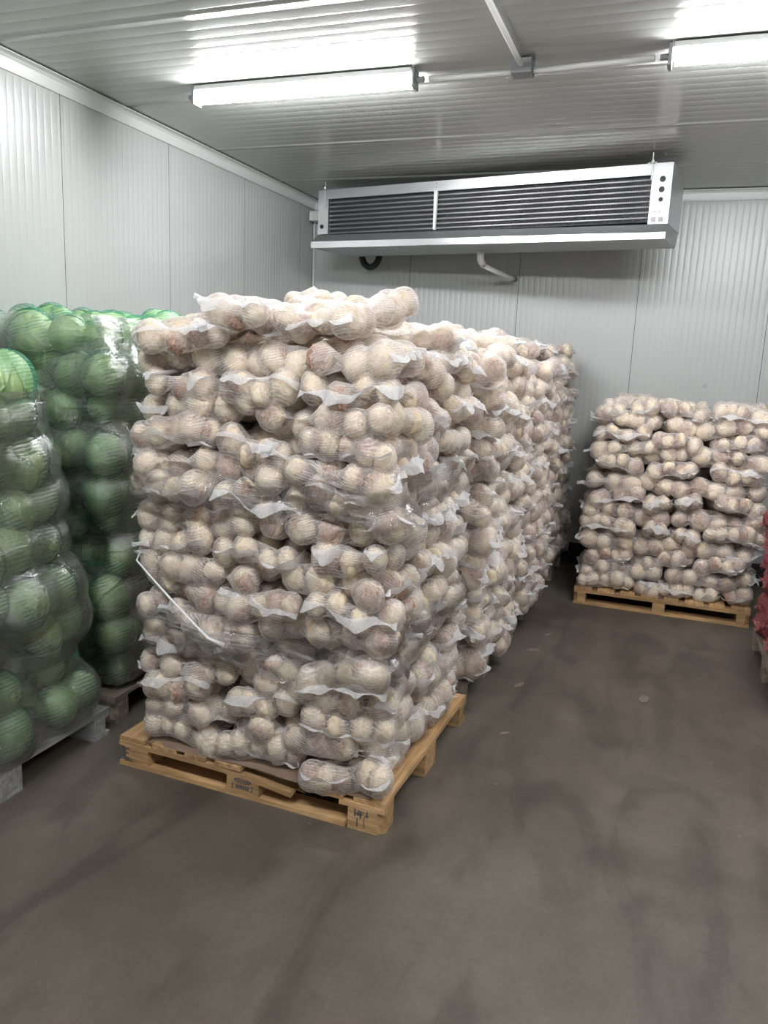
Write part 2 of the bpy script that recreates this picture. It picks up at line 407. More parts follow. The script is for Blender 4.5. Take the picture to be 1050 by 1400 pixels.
# end panels with holes
def end_panel(x0, x1, holes, zb):
    bm = bmesh.new(); add_box(bm, (x0, -.008, zb), (x1, .004, 0)); 
    add_box(bm, (x0, .0, zb), (x0+.004, D, 0)); add_box(bm, (x1-.004, .0, zb), (x1, D, 0))
    o = evp('end_panel', bm_mesh('end_panel', bm), M_alu)
    for hx, hz, r in holes:  # raised black discs stand in for the dark inside the holes
        bm = bmesh.new(); add_cyl(bm, (hx, -.012, hz), (hx, -.0082, hz), r, 18)
        link('hole_disc', bm_mesh('hole_disc', bm), M_black, o)
    return o
end_panel(0, .10, [(.040, -.285, .017)], -.345)
pr = end_panel(L-.125, L+.005, [(L-.055, -.10, .019), (L-.055, -.165, .019), (L-.055, -.228, .015), (L-.085, -.305, .004), (L-.055, -.305, .004)], -.382)
for k in range(2):
    link('sticker', box_mesh('sticker', (L-.108+k*.048, -.0105, -.372), (L-.074+k*.048, -.0085, -.338)), simple('grey_print', (.30, .27, .28), .6, nscale=90, namp=.7), pr)
evp('fin_block', box_mesh('fin_block', (.10, .035, -.36), (L-.12, D-.02, -.06)), M_fin)
for k in range(8):
    z = -.094-k*.0345
    link('coil_tube', cyl_mesh('coil_tube', (.10, .022, z), (L-.12, .022, z), .0070, 8, True), M_coil, ev)
bm = bmesh.new()
n = int((L-.24)/.014)
for k in range(n):
    x = .105+k*.014; add_box(bm, (x, .020, -.355), (x+.0016, .036, -.074))
o = evp('cooling_fins', bm_mesh('cooling_fins', bm), M_fin); o['kind'] = 'stuff'
bm = bmesh.new(); vs = add_box(bm, (1.075, -.022, -.352), (1.103, .0, -.0725))
for v in vs:
    if v.co.z < -.2: v.co.x += .006*(1 if v.co.x < 1.09 else -1)
evp('centre_brace', bm_mesh('centre_brace', bm), M_white_pl, 'narrow white brace in front of the coil')
for k, zz in enumerate((-.018, -.045)):
    link('screw', cyl_mesh('screw', (1.09, -.0155, zz), (1.09, -.012, zz), .005, 8), M_steel, ev)
# drip tray: sloping apron, bright front lip, tilted underside
v = [(-.02, -.070, -.412), (L+.008, -.070, -.447), (-.005, .0, -.350), (L, .0, -.384),
     (-.02, -.070, -.462), (L+.008, -.070, -.489), (.06, D, -.470), (L-.01, D, -.482), (.0, D, -.36), (L, D, -.38)]
evp('drip_tray', pymesh('drip_tray', v, [(0, 1, 3, 2), (4, 6, 7, 5), (0, 4, 5, 1), (0, 2, 8, 6, 4), (1, 5, 7, 9, 3), (6, 8, 9, 7), (2, 3, 9, 8)]), M_alu_dull)
bm = bmesh.new(); vs = add_box(bm, (-.022, -.076, -.463), (L+.01, -.0705, -.412))
for q in vs:
    if q.co.x > 1: q.co.z -= (.035 if q.co.z > -.44 else .026)
evp('tray_lip', bm_mesh('tray_lip', bm), simple('bright_lip_metal', (.86, .86, .88), .22, 1.0, nscale=2, namp=.04), 'bright folded front lip of the drip tray')
for x in (.075, L-.128):
    bm = bmesh.new(); add_cyl(bm, (x, -.022, -.15 if x < 1 else -.10), (x, -.022, .066), .0042, 8)
    r = link('hanger_rod', bm_mesh('hanger_rod', bm), M_steel, ev)
    bm = bmesh.new(); add_cyl(bm, (x, -.022, .006), (x, -.022, .018), .012, 6); add_box(bm, (x-.03, -.03, .0), (x+.03, .02, .006))
    link('hanger_nut', bm_mesh('hanger_nut', bm), M_steel, ev)
for x in (.075, L-.128):
    bm = bmesh.new(); add_cyl(bm, (x, D-.05, .0), (x, D-.05, .066), .0042, 8)
    link('hanger_rod', bm_mesh('hanger_rod', bm), M_steel, ev)
dp = thing('drain_pipe', 'white plastic drain pipe from the cooler tray to the back wall', 'pipe', (0, 0, 0))
A = Vector((-1.507, 6.30, 2.575)); 
link('elbow', tube_mesh('elbow', [A+Vector((0, 0, .035)), A, A+Vector((.003, .006, -.05)), A+Vector((.02, .05, -.085))], [.028, .029, .027, .024]), M_white_pl, dp)
link('pipe', tube_mesh('pipe', [A+Vector((.02, .05, -.085)), A+Vector((.15, .45, -.13)), Vector((-1.357, 6.99, 2.46))], .019), M_white_pl, dp)
link('wall_socket', cyl_mesh('wall_socket', (-1.357, 6.955, 2.462), (-1.355, 7.003, 2.46), .027, 16), M_grey_pl, dp)
pts = []
for k in range(15):
    a = PI*k/14; pts.append((-2.63-.085*math.cos(a), 6.80, 2.67-.12*math.sin(a)-.02))
o = link('black_hose', tube_mesh('black_hose', [(-2.715, 6.60, 2.72)]+pts+[(-2.545, 6.64, 2.72)], .029), M_black); tag(o, 'short black insulated hose loop hanging under the left end of the cooler', 'hose')
o = link('wall_screw', cyl_mesh('wall_screw', (.2797, 6.985, 1.618), (.2797, 7.008, 1.618), .016, 12), M_steel); tag(o, 'small grey cap on the back wall above the far stack', 'cap')

# ------------------------------------------------------------------ pallets
def jag_board(name, x0, x1, y0, y1, z0, z1, n=14, seed=0, sag=0, jag=.0, jend='r'):
    """board with slightly uneven edges; optional broken end"""
    r = random.Random(seed); v = []; f = []
    for i in range(n+1):
        u = i/n; x = x0+(x1-x0)*u
        dz = -sag*max(0, (u-.45)/.55)**2 if jend == 'r' else -sag*max(0, (.55-u)/.55)**2
        e = [r.uniform(-1, 1)*.0012 for _ in range(4)]
        js = [0]*4
        if jag and ((jend == 'r' and i == n) or (jend == 'l' and i == 0)):
            js = [r.uniform(-1, 1)*jag for _ in range(4)]
        v += [(x+js[0], y0+e[0], z0+dz+e[1]*.5), (x+js[1], y1+e[2], z0+dz), (x+js[2], y1+e[2], z1+dz), (x+js[3], y0+e[0], z1+dz+e[3]*.5)]
    for i in range(n):
        a = i*4; b = a+4
        for k in range(4): f.append((a+k, b+k, b+(k+1) % 4, a+(k+1) % 4))
    f.append((3, 2, 1, 0)); f.append((n*4, n*4+1, n*4+2, n*4+3))
    return pymesh(name, v, f)
def pallet(label, loc, rz, mat, W_=1.2, D_=1.07, broken=False, H_=.128, seed=0, group=None, kw=.145):
    """origin at the front right corner; extends to -x and +y"""
    t = thing('pallet', label, 'pallet', loc, rz, group)
    tb, ts, tt = .018, .020, .020; hb = H_-tb-ts-tt
    ys = [(0, .10), (D_/2-.07, D_/2+.07), (D_-.10, D_)]
    xs = [(-W_, -W_+kw), (-W_/2-kw/2, -W_/2+kw/2), (-kw, 0)]
    for j, (a, b) in enumerate(ys):
        if broken and j == 0: me = jag_board('bottom_board', -W_, -.155, a, b, 0, tb, 12, seed+1, 0, .008)
        else: me = jag_board('bottom_board', -W_, 0, a, b, 0, tb, 6, seed+j)
        link('bottom_board', me, mat, t)
    for j, (a, b) in enumerate(ys):
        for i, (c, d) in enumerate(xs):
            zb = 0.0 if (broken and j == 0 and i == 2) else tb
            bm = bmesh.new(); vs = add_box(bm, (c, a+.001, zb), (d, b, tb+hb))
            ch = .028
            # chamfer the outer vertical edge on the corner blocks
            ed = [e for e in bm.edges if abs(e.verts[0].co.x-e.verts[1].co.x) < 1e-6 and abs(e.verts[0].co.y-e.verts[1].co.y) < 1e-6]
            out = [e for e in ed if (j in (0, 2) and i in (0, 2) and abs(e.verts[0].co.x-(d if i == 2 else c)) < 1e-6 and abs(e.verts[0].co.y-(a+.001 if j == 0 else b)) < 1e-6)]
            if out: bmesh.ops.bevel(bm, geom=out, offset=ch, segments=1, affect='EDGES')
            link('block', bm_mesh('block', bm), mat, t)
    for j, (a, b) in enumerate(ys):
        if broken and j == 0:
            link('stringer_board', jag_board('stringer_board', -W_, -.395, a, a+.055, tb+hb, tb+hb+ts, 14, seed+40, .030, .022), mat, t)
            link('stringer_board', jag_board('stringer_board', -W_+.19, -.37, a+.056, b, tb+hb, tb+hb+ts, 14, seed+41, .034, .02), mat, t)
            link('stringer_board', jag_board('stringer_board', -.17, .0, a, b, tb+hb, tb+hb+ts, 6, seed+42, 0, .015, 'l'), mat, t)
        else:
            link('stringer_board', jag_board('stringer_board', -W_, 0, a, b, tb+hb, tb+hb+ts, 8, seed+20+j), mat, t)
    z0 = H_-tt; n = 8; bw = [.125, .10, .12, .10, .12, .10, .12, .125]; gap = (W_-sum(bw))/(n-1); x = 0
    for j in range(n):
        ya = .125 if broken and j in (2, 3) else (.004 if j in (0, n-1) else .0)
        o = link('deck_board', jag_board('deck_board', ya, D_, x, x+bw[j], z0, z0+tt, 8, seed+50+j, 0, .0), mat, t); o.rotation_euler = (0, 0, PI/2)
        x += bw[j]+gap
    return t
P1 = Vector((-.812, 2.446, 0)); R1 = -.036
p1 = pallet('pale pine pallet with broken front deck board under the nearest celeriac stack', P1, R1, M_wood, broken=True, seed=3)
# stamped marks burnt into the blocks
def stamp(parent, items, name='stamp'):
    bm = bmesh.new()
    for a, b in items: add_box(bm, (a[0], -.0011, a[1]), (b[0], .0012, b[1]))
    link(name, bm_mesh(name, bm), M_ink, parent, label='dark printed stamp marks')
def ring(cx, cz, rx, rz, n=16):
    out = []
    for k in range(n):
        a = 2*PI*k/n; x = cx+rx*math.cos(a); z = cz+rz*math.sin(a); out.append(((x-.0028, z-.0016), (x+.0028, z+.0016)))
    return out
it = [((-.648, .036), (-.645, .052)), ((-.558, .036), (-.555, .052)), ((-.648, .052), (-.640, .0545)), ((-.563, .052), (-.555, .0545)), ((-.648, .034), (-.640, .0365)), ((-.563, .034), (-.555, .0365))]
r_ = random.Random(5)
x = -.630
while x < -.575:
    wd = r_.choice((.003, .004, .006)); it.append(((x, .037), (x+wd, .052))); x += wd+.0035
it += ring(-.60, .072, .035, .009, 22)
for k in range(5): it.append(((-.622+k*.010, .069), (-.616+k*.010, .075)))
stamp(p1, it)
it = [((-1.186, .035), (-1.182, .082)), ((-1.172, .035), (-1.168, .082)), ((-1.168, .035), (-1.150, .040)), ((-1.168, .056), (-1.153, .061)), ((-1.168, .077), (-1.150, .082)), ((-1.186, .028), (-1.140, .032))]
stamp(p1, it)
it = [((-.118, .055), (-.113, .085)), ((-.105, .060), (-.100, .082)), ((-.118, .066), (-.086, .070)), ((-.096, .050), (-.090, .080)), ((-.108, .015), (-.104, .050)), ((-.080, .015), (-.077, .060)), ((-.100, .076), (-.078, .079)), ((-.075, .062), (-.062, .068)), ((-.07, .07), (-.064, .084))]
stamp(p1, it)
# corrugated layer sheet lying on the deck under the bags
def sheet(label, x0, x1, y0, y1, z, loc, rz, droop, seed):
    n, m_ = 60, 8; v = []; f = []
    for j in range(m_+1):
        for i in range(n+1):
            u = i/n; w_ = j/m_; x = x0+(x1-x0)*u; y = y0+(y1-y0)*w_
            e = noise.noise(Vector((x*6, seed, 0)))*.012
            zz = z+.004+noise.noise(Vector((x*5, y*5, seed)))*.003
            if j == 0: y += e-.004; zz -= droop*(.5+.5*math.sin(u*9+1))*.5
            v.append((x, y, zz))
    for j in range(m_):
        for i in range(n): a = j*(n+1)+i; f.append((a, a+1, a+n+2, a+n+1))
    k = len(v); v += [(a, b, c-.0035) for a, b, c in v]; f += [tuple(k+q for q in reversed(g)) for g in f[:]]
    for i in range(n): f.append((i, k+i, k+i+1, i+1))
    for j in range(m_): a = j*(n+1)+n; f.append((a, k+a, k+a+n+1, a+n+1))
    o = link('layer_sheet', pymesh('layer_sheet', v, f, True), M_card); o.location = loc; o.rotation_euler = (0, 0, rz)
    tag(o, label, 'cardboard'); return o
sheet('brown cardboard layer sheet between front pallet and lowest celeriac bags', -1.06, -.06, .010, .95, .129, P1, R1, .012, 2.2)
# row behind
ROW = [P1]
for k in range(1, 4):
    loc = Vector((-.835+.03*k, 2.446+1.115*k+.02, 0)); ROW.append(loc)
    pallet('weathered pallet under the %s celeriac stack of the row' % ('second', 'third', 'rearmost')[k-1], loc, (-.01, .012, -.008)[k-1], M_wood_old, seed=10*k+60)
P2 = Vector((.697, 5.726, 0)); R2 = -.022
pallet('pine pallet under the separate celeriac stack at the back right', P2, R2, M_wood, seed=21, kw=.085)
PA = Vector((-2.225, 1.52, 0)); PB = Vector((-2.265, 2.775, 0))
pallet('grey pallet under the nearer cabbage stack', PA, .0, M_wood_grey, 1.04, 1.17, seed=31)
pallet('brown weathered pallet under the cabbage stack further back', PB, .01, M_wood_old, 1.0, 1.17, seed=41)
PR = Vector((1.80, 4.18, 0))
pallet('dim pallet under the red net bags at the right edge', PR, .0, M_wood_old, 1.12, 1.17, seed=51)

# ------------------------------------------------------------------ celeriac roots
def celeriac_mesh(seed, R=.055):
    v, f = ico(4); out = []
    off = Vector((seed*13.7, seed*5.1, seed*2.3))
    for p in v:
        q = Vector(p); d = 1+.13*noise.noise(q*1.3+off)+.06*noise.noise(q*3.1+off)
        t = min(1, max(0, (-q.z+.15+.5*noise.noise(q*1.7+off))/.7))
        rid = abs(noise.noise(q*6.5+off*2)); rid2 = abs(noise.noise(q*13+off))
        d += t*(.10-.34*rid-.12*rid2)
        if q.z > .86: d -= .10*(q.z-.86)/.14*(1+.5*math.sin(q.z*160))
        d += .012*math.sin(q.z*34+2*noise.noise(q*2+off))*(1-t)
        out.append((q.x*d*R, q.y*d*R, q.z*d*R*.93))
    return out, f
CEL = []
for s in range(7):
    v, f = celeriac_mesh(s+1); me = pymesh('celeriac', v, f, True); me.materials.append(M_cel); CEL.append(me)

# ------------------------------------------------------------------ generic net bag template
def superbox(nu, nv, hx, hy, hz, e=.35):
    V = []
    for j in range(nv+1):
        ph = -PI/2+PI*j/nv
        for i in range(nu):
            th = 2*PI*i/nu
            c = lambda a: math.copysign(abs(math.cos(a))**e, math.cos(a)); s = lambda a: math.copysign(abs(math.sin(a))**e, math.sin(a))
            V.append((hx*c(ph)*c(th), hy*c(ph)*s(th), hz*s(ph)))
    F = []
    for j in range(nv):
        for i in range(nu):
            a = j*nu+i; b = j*nu+(i+1) % nu; F.append((a, b, b+nu, a+nu))
    return np.array(V), F
def taut(P0, tgt, C, R, k, off, steps=46):
    """march each start point toward its target until the smooth union of the contents is met"""
    d = tgt-P0; Ln = np.linalg.norm(d, axis=1, keepdims=True); d = d/np.maximum(Ln, 1e-6)
    t = np.zeros(len(P0))
    for _ in range(steps):
        p = P0+d*t[:, None]
        dist = np.linalg.norm(p[:, None, :]-C[None], axis=2)-R[None]
        s = -k*np.log(np.exp(-np.clip(dist, -1, 1.5)/k).sum(1))-off
        t = np.minimum(t+np.maximum(s, -.01)*.85, Ln[:, 0])
    return P0+d*t[:, None]
def bag_template(seed, rows, pr, hz_jit, k, off, dims, ruffle, net_m, hem_m, nu=112, nv=44, crumple=.0036, hem=True, fit=1.05):
    """contents in rows along local y; the tied face looks towards local -y. returns dict"""
    r = random.Random(seed); C = []; Rr = []
    hx, hy, hz = dims
    n_rows = len(rows)
    for j, n in enumerate(rows):
        y = -hy+pr+(2*hy-2*pr)*(j/(n_rows-1)) if n_rows > 1 else 0
        for i in range(n):
            sp = 2*hx/max(rows)
            x = (i-(n-1)/2)*sp
            rad = pr*r.uniform(.80, 1.14)
            C.append((x+r.uniform(-.2, .2)*pr*1.6, y+r.uniform(-.2, .2)*pr*1.8, r.uniform(-1, 1)*hz_jit)); Rr.append(rad)
    C = np.array(C); Rr = np.array(Rr)
    if hem:
        for q in C: q[2] += .034*noise.noise(Vector((q[0]*4.5+seed*3.1, q[1]*3.5, seed)))
    V, F = superbox(nu, nv, hx+pr*.5, hy+pr*.5, hz+pr*.8)
    T = V*np.array([.72, .72, .0]); T[:, 2] = 0
    W = taut(V, T, C, Rr*fit, k, off)
    for i, p in enumerate(W):
        q = Vector(p)*30+Vector((seed, 0, 0)); n_ = noise.noise(q)*crumple+noise.noise(q*.35)*crumple*1.5
        dv = Vector(p).normalized()*n_
        W[i] += np.array(dv)
    net = pymesh('net', W, F, True); net.materials.append(net_m)
    hems = None; tail = None
    if hem:
        # ruffled sewn edge of the net across the tied face
        fl = r.choice((-1, -1, 1))
        n = 130; m_ = 6; z0 = r.uniform(-.60, .70)*hz; ph = r.uniform(0, 6)
        tx = np.linspace(-hx*1.04, hx*1.04, n); S0 = np.stack([tx, np.full(n, -hy-pr*.6), np.full(n, z0)], 1)
        S0[:, 2] += .022*np.sin(tx*8+ph)+.008*np.sin(tx*31+ph*2)
        E = taut(S0, S0*np.array([.8, .35, 1]), C, Rr*fit, k, off+.005)
        v = []; f = []
        for i in range(n):
            b = Vector(E[i]); out = Vector((b.x*.6, -1, 0)).normalized()
            wdt = ruffle*max(.20, .50+1.5*noise.noise(Vector((tx[i]*7, seed, 1))))
            for j in range(m_):
                u = j/(m_-1); rf = math.sin(tx[i]*42+ph+5*noise.noise(Vector((tx[i]*7, seed, 4))))*.007*u+noise.noise(Vector((tx[i]*15, u*1.5, seed)))*.022*u
                v.append(b+out*(.62*wdt*u-.003+abs(rf)*.8)+Vector((0, 0, fl*.70*wdt*(u-.1)+rf*1.1)))
        for i in range(n-1):
            for j in range(m_-1): a = i*m_+j; f.append((a, a+1, a+m_+1, a+m_))
        hems = pymesh('hem', v, f, True); hems.materials.append(hem_m)
        # gathered end: a pleated fan pulled out at one corner
        sd = r.choice((-1, 1)); bx = sd*hx*r.uniform(.35, 1.0); z1 = r.uniform(-.1, .5)*hz
        s0 = np.array([[bx, -hy-pr*.6, z1]]); b = Vector(taut(s0, s0*np.array([.8, .35, 1]), C, Rr, k, off)[0])
        d = Vector((sd*r.uniform(.1, .8), -1, r.uniform(-.3, .5))).normalized(); sidev = d.cross(Vector((0, 0, 1))).normalized(); upv = sidev.cross(d)
        v = []; f = []; nn = 17; mm = 6; Ln = ruffle*r.uniform(1.4, 2.0)
        for j in range(mm):
            u = j/(mm-1); sp = Ln*(.50-.36*math.sin(min(1, u*1.6)*PI/2)+.16*max(0, u-.55))
            for i in range(nn):
                a = 2*PI*i/(nn-1); pl = 1+.16*math.sin(4*a+ph+u*3)+.35*noise.noise(Vector((a*2, u*3, seed)))
                v.append(b+d*(Ln*u-.02)+sidev*math.cos(a)*sp*pl+upv*math.sin(a)*sp*pl*.6)
        for j in range(mm-1):
            for i in range(nn-1): a = j*nn+i; f.append((a, a+1, a+nn+1, a+nn))
        tail = pymesh('gathered_end', v, f, True); tail.materials.append(hem_m)
    return dict(C=C, R=Rr, net=net, hem=hems, tail=tail, pr=pr)
rng = random.Random(11)
def rot_rand(r): return (r.uniform(0, 6.28), r.uniform(0, 6.28), r.uniform(0, 6.28))
SPH = {}   # stack -> list of (centre, radius) for the films
def place_bag(tpl, kind, M, label, cat, group, key=None, hem=True, r=rng, tail=True, content=None):
    root = bpy.data.objects.new(kind, None); col.objects.link(root); root.empty_display_size = .03
    root.matrix_world = M; tag(root, label, cat, group)
    o = link('net', tpl['net'], None, root)
    if hem and tpl['hem'] is not None: link('hem', tpl['hem'], None, root)
    if tail and tpl['tail'] is not None: link('gathered_end', tpl['tail'], None, root)
    for c, rad in zip(tpl['C'], tpl['R']):
        content(root, c, rad, r)
        if key: SPH.setdefault(key, []).append((M @ Vector(c), rad*(1.10 if rad < .075 else 1.15*(M.col[0].xyz.length+M.col[1].xyz.length+1)/3)))
    return root
def put_celeriac(root, c, rad, r):
    o = bpy.data.objects.new('celeriac', r.choice(CEL)); col.objects.link(o); o.parent = root
    o.location = c; o.scale = (rad/.055*.96,)*3
    o.rotation_euler = rot_rand(r)
CB = []
for s in range(7):
    rows = [(4, 4, 4, 3, 4), (4, 3, 4, 4, 3), (5, 4, 4, 4, 4), (4, 4, 3, 4, 4), (3, 4, 4, 4, 4), (4, 4, 4, 3, 5), (5, 3, 4, 4, 4)][s]
    CB.append(bag_template(100+s, rows, .0495, .022, .0115, .0045, (.205, .262, .050), .044, M_net, M_hem))
ORD = ['lowest', 'second', 'third', 'fourth', 'fifth', 'sixth', 'seventh', 'eighth', 'ninth', 'tenth', 'eleventh', 'twelfth', 'thirteenth', 'fourteenth', 'fifteenth', 'sixteenth']

def celeriac_stack(key, org, rz, x0, x1, y0, y1, z0, nl, pitch, which, seed, sname, taper=0, top=None, bulge=.0):
    """bags laid in crossed layers. which(cx, cy) tells if a bag touches a face worth building"""
    r = random.Random(seed)
    B = Matrix.Translation(org) @ Matrix.Rotation(rz, 4, 'Z')
    W_, D_ = x1-x0, y1-y0
    grp = 'celeriac bags in the %s' % sname
    for l in range(nl):
        z = z0+.050+pitch*l; tp = 1-taper*max(0, (l/(nl-1)-.55)/.45)**1.5+bulge*math.sin(PI*min(1, (l+1)/nl*.9))
        if l % 2 == 0:
            cells = [(i, j, 3, 2, False) for i in range(3) for j in range(2)]
        else:
            cells = [(i, j, 2, 3, True) for i in range(2) for j in range(3)]
        for i, j, nx, ny, turn in cells:
            if not which(i, j, nx, ny, l == nl-1): continue
            cx = (x0+x1)/2+W_*((i+.5)/nx-.5)*tp; cy = (y0+y1)/2+D_*((j+.5)/ny-.5)*tp
            sx = (W_/nx)/.42 if not turn else (D_/ny)/.42; sy = (D_/ny)/.53 if not turn else (W_/nx)/.53
            if turn: a = -PI/2 if i == 0 else PI/2
            else: a = 0 if j == 0 else PI
            wz = .030*noise.noise(Vector((cx*2.6+seed, cy*2.6, z*1.6)))
            M = (B @ Matrix.Translation((cx+r.uniform(-.022, .022), cy+r.uniform(-.022, .022), z+wz*min(1, l/3)+r.uniform(-.010, .010)))
                 @ Matrix.Rotation(a+r.uniform(-.10, .10), 4, 'Z') @ Matrix.Rotation(r.uniform(-.07, .07), 4, 'X') @ Matrix.Rotation(r.uniform(-.12, .12)*(1 if l else .2), 4, 'Y')
                 @ Matrix.Diagonal((sx*1.04*r.choice((-1, 1)), sy*1.03, 1.14*r.choice((1, -1)), 1)))
            h = ('left', 'middle', 'right')[i] if nx == 3 else ('left', 'right')[i]
            d = ('front', 'rear')[j] if ny == 2 else ('front', 'middle', 'rear')[j]
            if d == 'middle' and h != 'middle': pos = h+' side'
            elif d == 'front' and h == 'middle': pos = 'front centre'
            elif d == 'rear' and h == 'middle': pos = 'rear centre'
            else: pos = d+' '+h
            place_bag(r.choice(CB), 'celeriac_bag', M, 'white net bag of celeriac, %s of %s layer, %s' % (pos, ORD[l], sname), 'bag of celeriac', grp, key, r=r, hem=r.random() < .92, tail=r.random() < .32,
                      content=put_celeriac)
    if top:
        for k, (x, y, z, a, tx, ty, s, lb) in enumerate(top):
            M = B @ Matrix.Translation((x, y, z)) @ Matrix.Rotation(a, 4, 'Z') @ Matrix.Rotation(tx, 4, 'X') @ Matrix.Rotation(ty, 4, 'Y') @ Matrix.Diagonal((s, s, s*1.05, 1))
            place_bag(CB[(k*3+seed) % 7], 'celeriac_bag', M, lb, 'bag of celeriac', grp, key, r=r, content=put_celeriac)
Z0 = .134
top1 = [(-.93, .20, 1.80, .35, .10, -.22, 1.0, 'white net bag of celeriac lying on the front left top corner of the nearest stack'),
        (-.66, .55, 1.900, .25, .30, -.10, .92, 'highest white net bag of celeriac, crowning the nearest stack'),
        (-.58, .20, 1.855, -.30, -.05, .16, 1.0, 'white net bag of celeriac in the front middle on top of the nearest stack'),
        (-.33, .25, 1.865, -.15, .22, -.25, .98, 'white net bag of celeriac with pointed tail on front right top of nearest stack'),
        (-.28, .72, 1.80, 1.7, .05, .10, .95, 'white net bag of celeriac tossed on the rear right top of the nearest stack'),
        (-.95, .75, 1.80, 1.5, -.05, .10, .9, 'white net bag of celeriac tossed on the rear left top of the nearest stack')]
celeriac_stack('s1', P1, R1, -1.12, -.02, .015, 1.03, Z0, 16, .1015, lambda i, j, nx, ny, t: True, 5, 'nearest celeriac stack', top=top1, bulge=.015)
names = ['second stack of the row', 'third stack of the row', 'rearmost stack of the row']
for k in (1, 2, 3):
    tp = []
    rr = random.Random(40+k)
    for q, (x, y) in enumerate(((-.30, .25), (-.75, .30), (-.28, .75), (-.80, .78))):
        tp.append((x+rr.uniform(-.03, .03), y, (1.83, 1.84, 1.83)[k-1]+rr.uniform(-.02, .025), rr.uniform(0, 3), rr.uniform(-.15, .15), rr.uniform(-.15, .15), .97,
                   'white net bag of celeriac on top of the %s, %s' % (names[k-1], ('near right', 'near left', 'far right', 'far left')[q])))
    dx = (.04, .05, .0)[k-1]
    celeriac_stack('s%d' % (k+1), ROW[k], (-.01, .012, -.008)[k-1], -1.12, .02+dx, .03, 1.06, Z0, 16, .1015, lambda i, j, nx, ny, t: i == nx-1, 60+k, names[k-1], top=tp, bulge=.02, taper=(0, .0, .10)[k-1])
celeriac_stack('p2', P2, R2, -1.18, .0, .03, 1.05, Z0, 13, .1055, lambda i, j, nx, ny, t: j == 0 or i == 0 or (i == nx-1 and ny == 3), 90, 'separate stack at back right', taper=.07, bulge=.012)

# ------------------------------------------------------------------ cabbages
def cabbage_mesh(seed, R=.095):
    v, f = ico(4); out = []; off = Vector((seed*3.3, seed*7.7, 1))
    for p in v:
        q = Vector(p); an = math.atan2(q.y, q.x)
        d = 1+.05*noise.noise(q*1.4+off)+.018*math.sin(an*7+3*noise.noise(q*1.5+off))*(1-q.z*q.z)+.012*noise.noise(q*7+off)
        out.append((q.x*d*R, q.y*d*R, q.z*d*R*1.16))
    return pymesh('cabbage', out, f, True)
def leaf_mesh(seed, R=.095):
    r = random.Random(seed); n, m_ = 26, 20; v = []; f = []; th = .0035
    for layer in (0, 1):
        for j in range(m_+1):
            for i in range(n+1):
                s = -1+2*i/n; u = j/m_
                half = 1.05*math.sin(PI*(.12+.80*u))**.6
                an = s*half; el = -1.45+2.25*u
                rim = max(0, abs(s)-.75)/.25+max(0, u-.85)/.15
                R_ = R*(1.035+.03*rim+.014*noise.noise(Vector((an*5, el*5, seed)))*(1+rim*1.5)+.012*math.exp(-(s*9)**2))
                R_ += th*layer
                zz = math.sin(el)*1.16
                v.append((R_*math.cos(el)*math.cos(an), R_*math.cos(el)*math.sin(an), R_*zz))
    N = (n+1)*(m_+1)
    for j in range(m_):
        for i in range(n):
            a = j*(n+1)+i; f.append((N+a, N+a+1, N+a+n+2, N+a+n+1)); f.append((a, a+n+1, a+n+2, a+1))
    for i in range(n):
        a = i; f.append((a, a+1, N+a+1, N+a)); a = m_*(n+1)+i; f.append((a+1, a, N+a, N+a+1))
    for j in range(m_):
        a = j*(n+1); f.append((a+n+1, a, N+a, N+a+n+1)); a += n; f.append((a, a+n+1, N+a+n+1, N+a))
    return pymesh('leaf', v, f, True)
CAB = [cabbage_mesh(s) for s in range(4)]
for m_ in CAB: m_.materials.append(M_cab)
LEAF = [leaf_mesh(s) for s in range(4)]
for m_ in LEAF: m_.materials.append(M_leaf)
def put_cabbage(root, c, rad, r):
    o = bpy.data.objects.new('cabbage', r.choice(CAB)); col.objects.link(o); o.parent = root
    o.location = c; s = rad/.095*.93; o.scale = (s*r.uniform(.94, 1.04), s*r.uniform(.94, 1.04), s); o.rotation_euler = rot_rand(r)
    a0 = r.uniform(0, 6)
    for k in range(3):
        q = bpy.data.objects.new('leaf', r.choice(LEAF)); col.objects.link(q); q.parent = o
        q.rotation_euler = (0, 0, a0+k*2.09+r.uniform(-.2, .2))
GB = []
for s in range(5):
    GB.append(bag_template(300+s, [(2, 2, 2), (2, 2, 3), (2, 1, 2), (2, 2, 2), (1, 2, 2)][s], .098, .026, .014, .002, (.195, .29, .085), .040, M_gnet, M_gnet, nu=96, nv=44, crumple=.002, hem=False, fit=1.13))
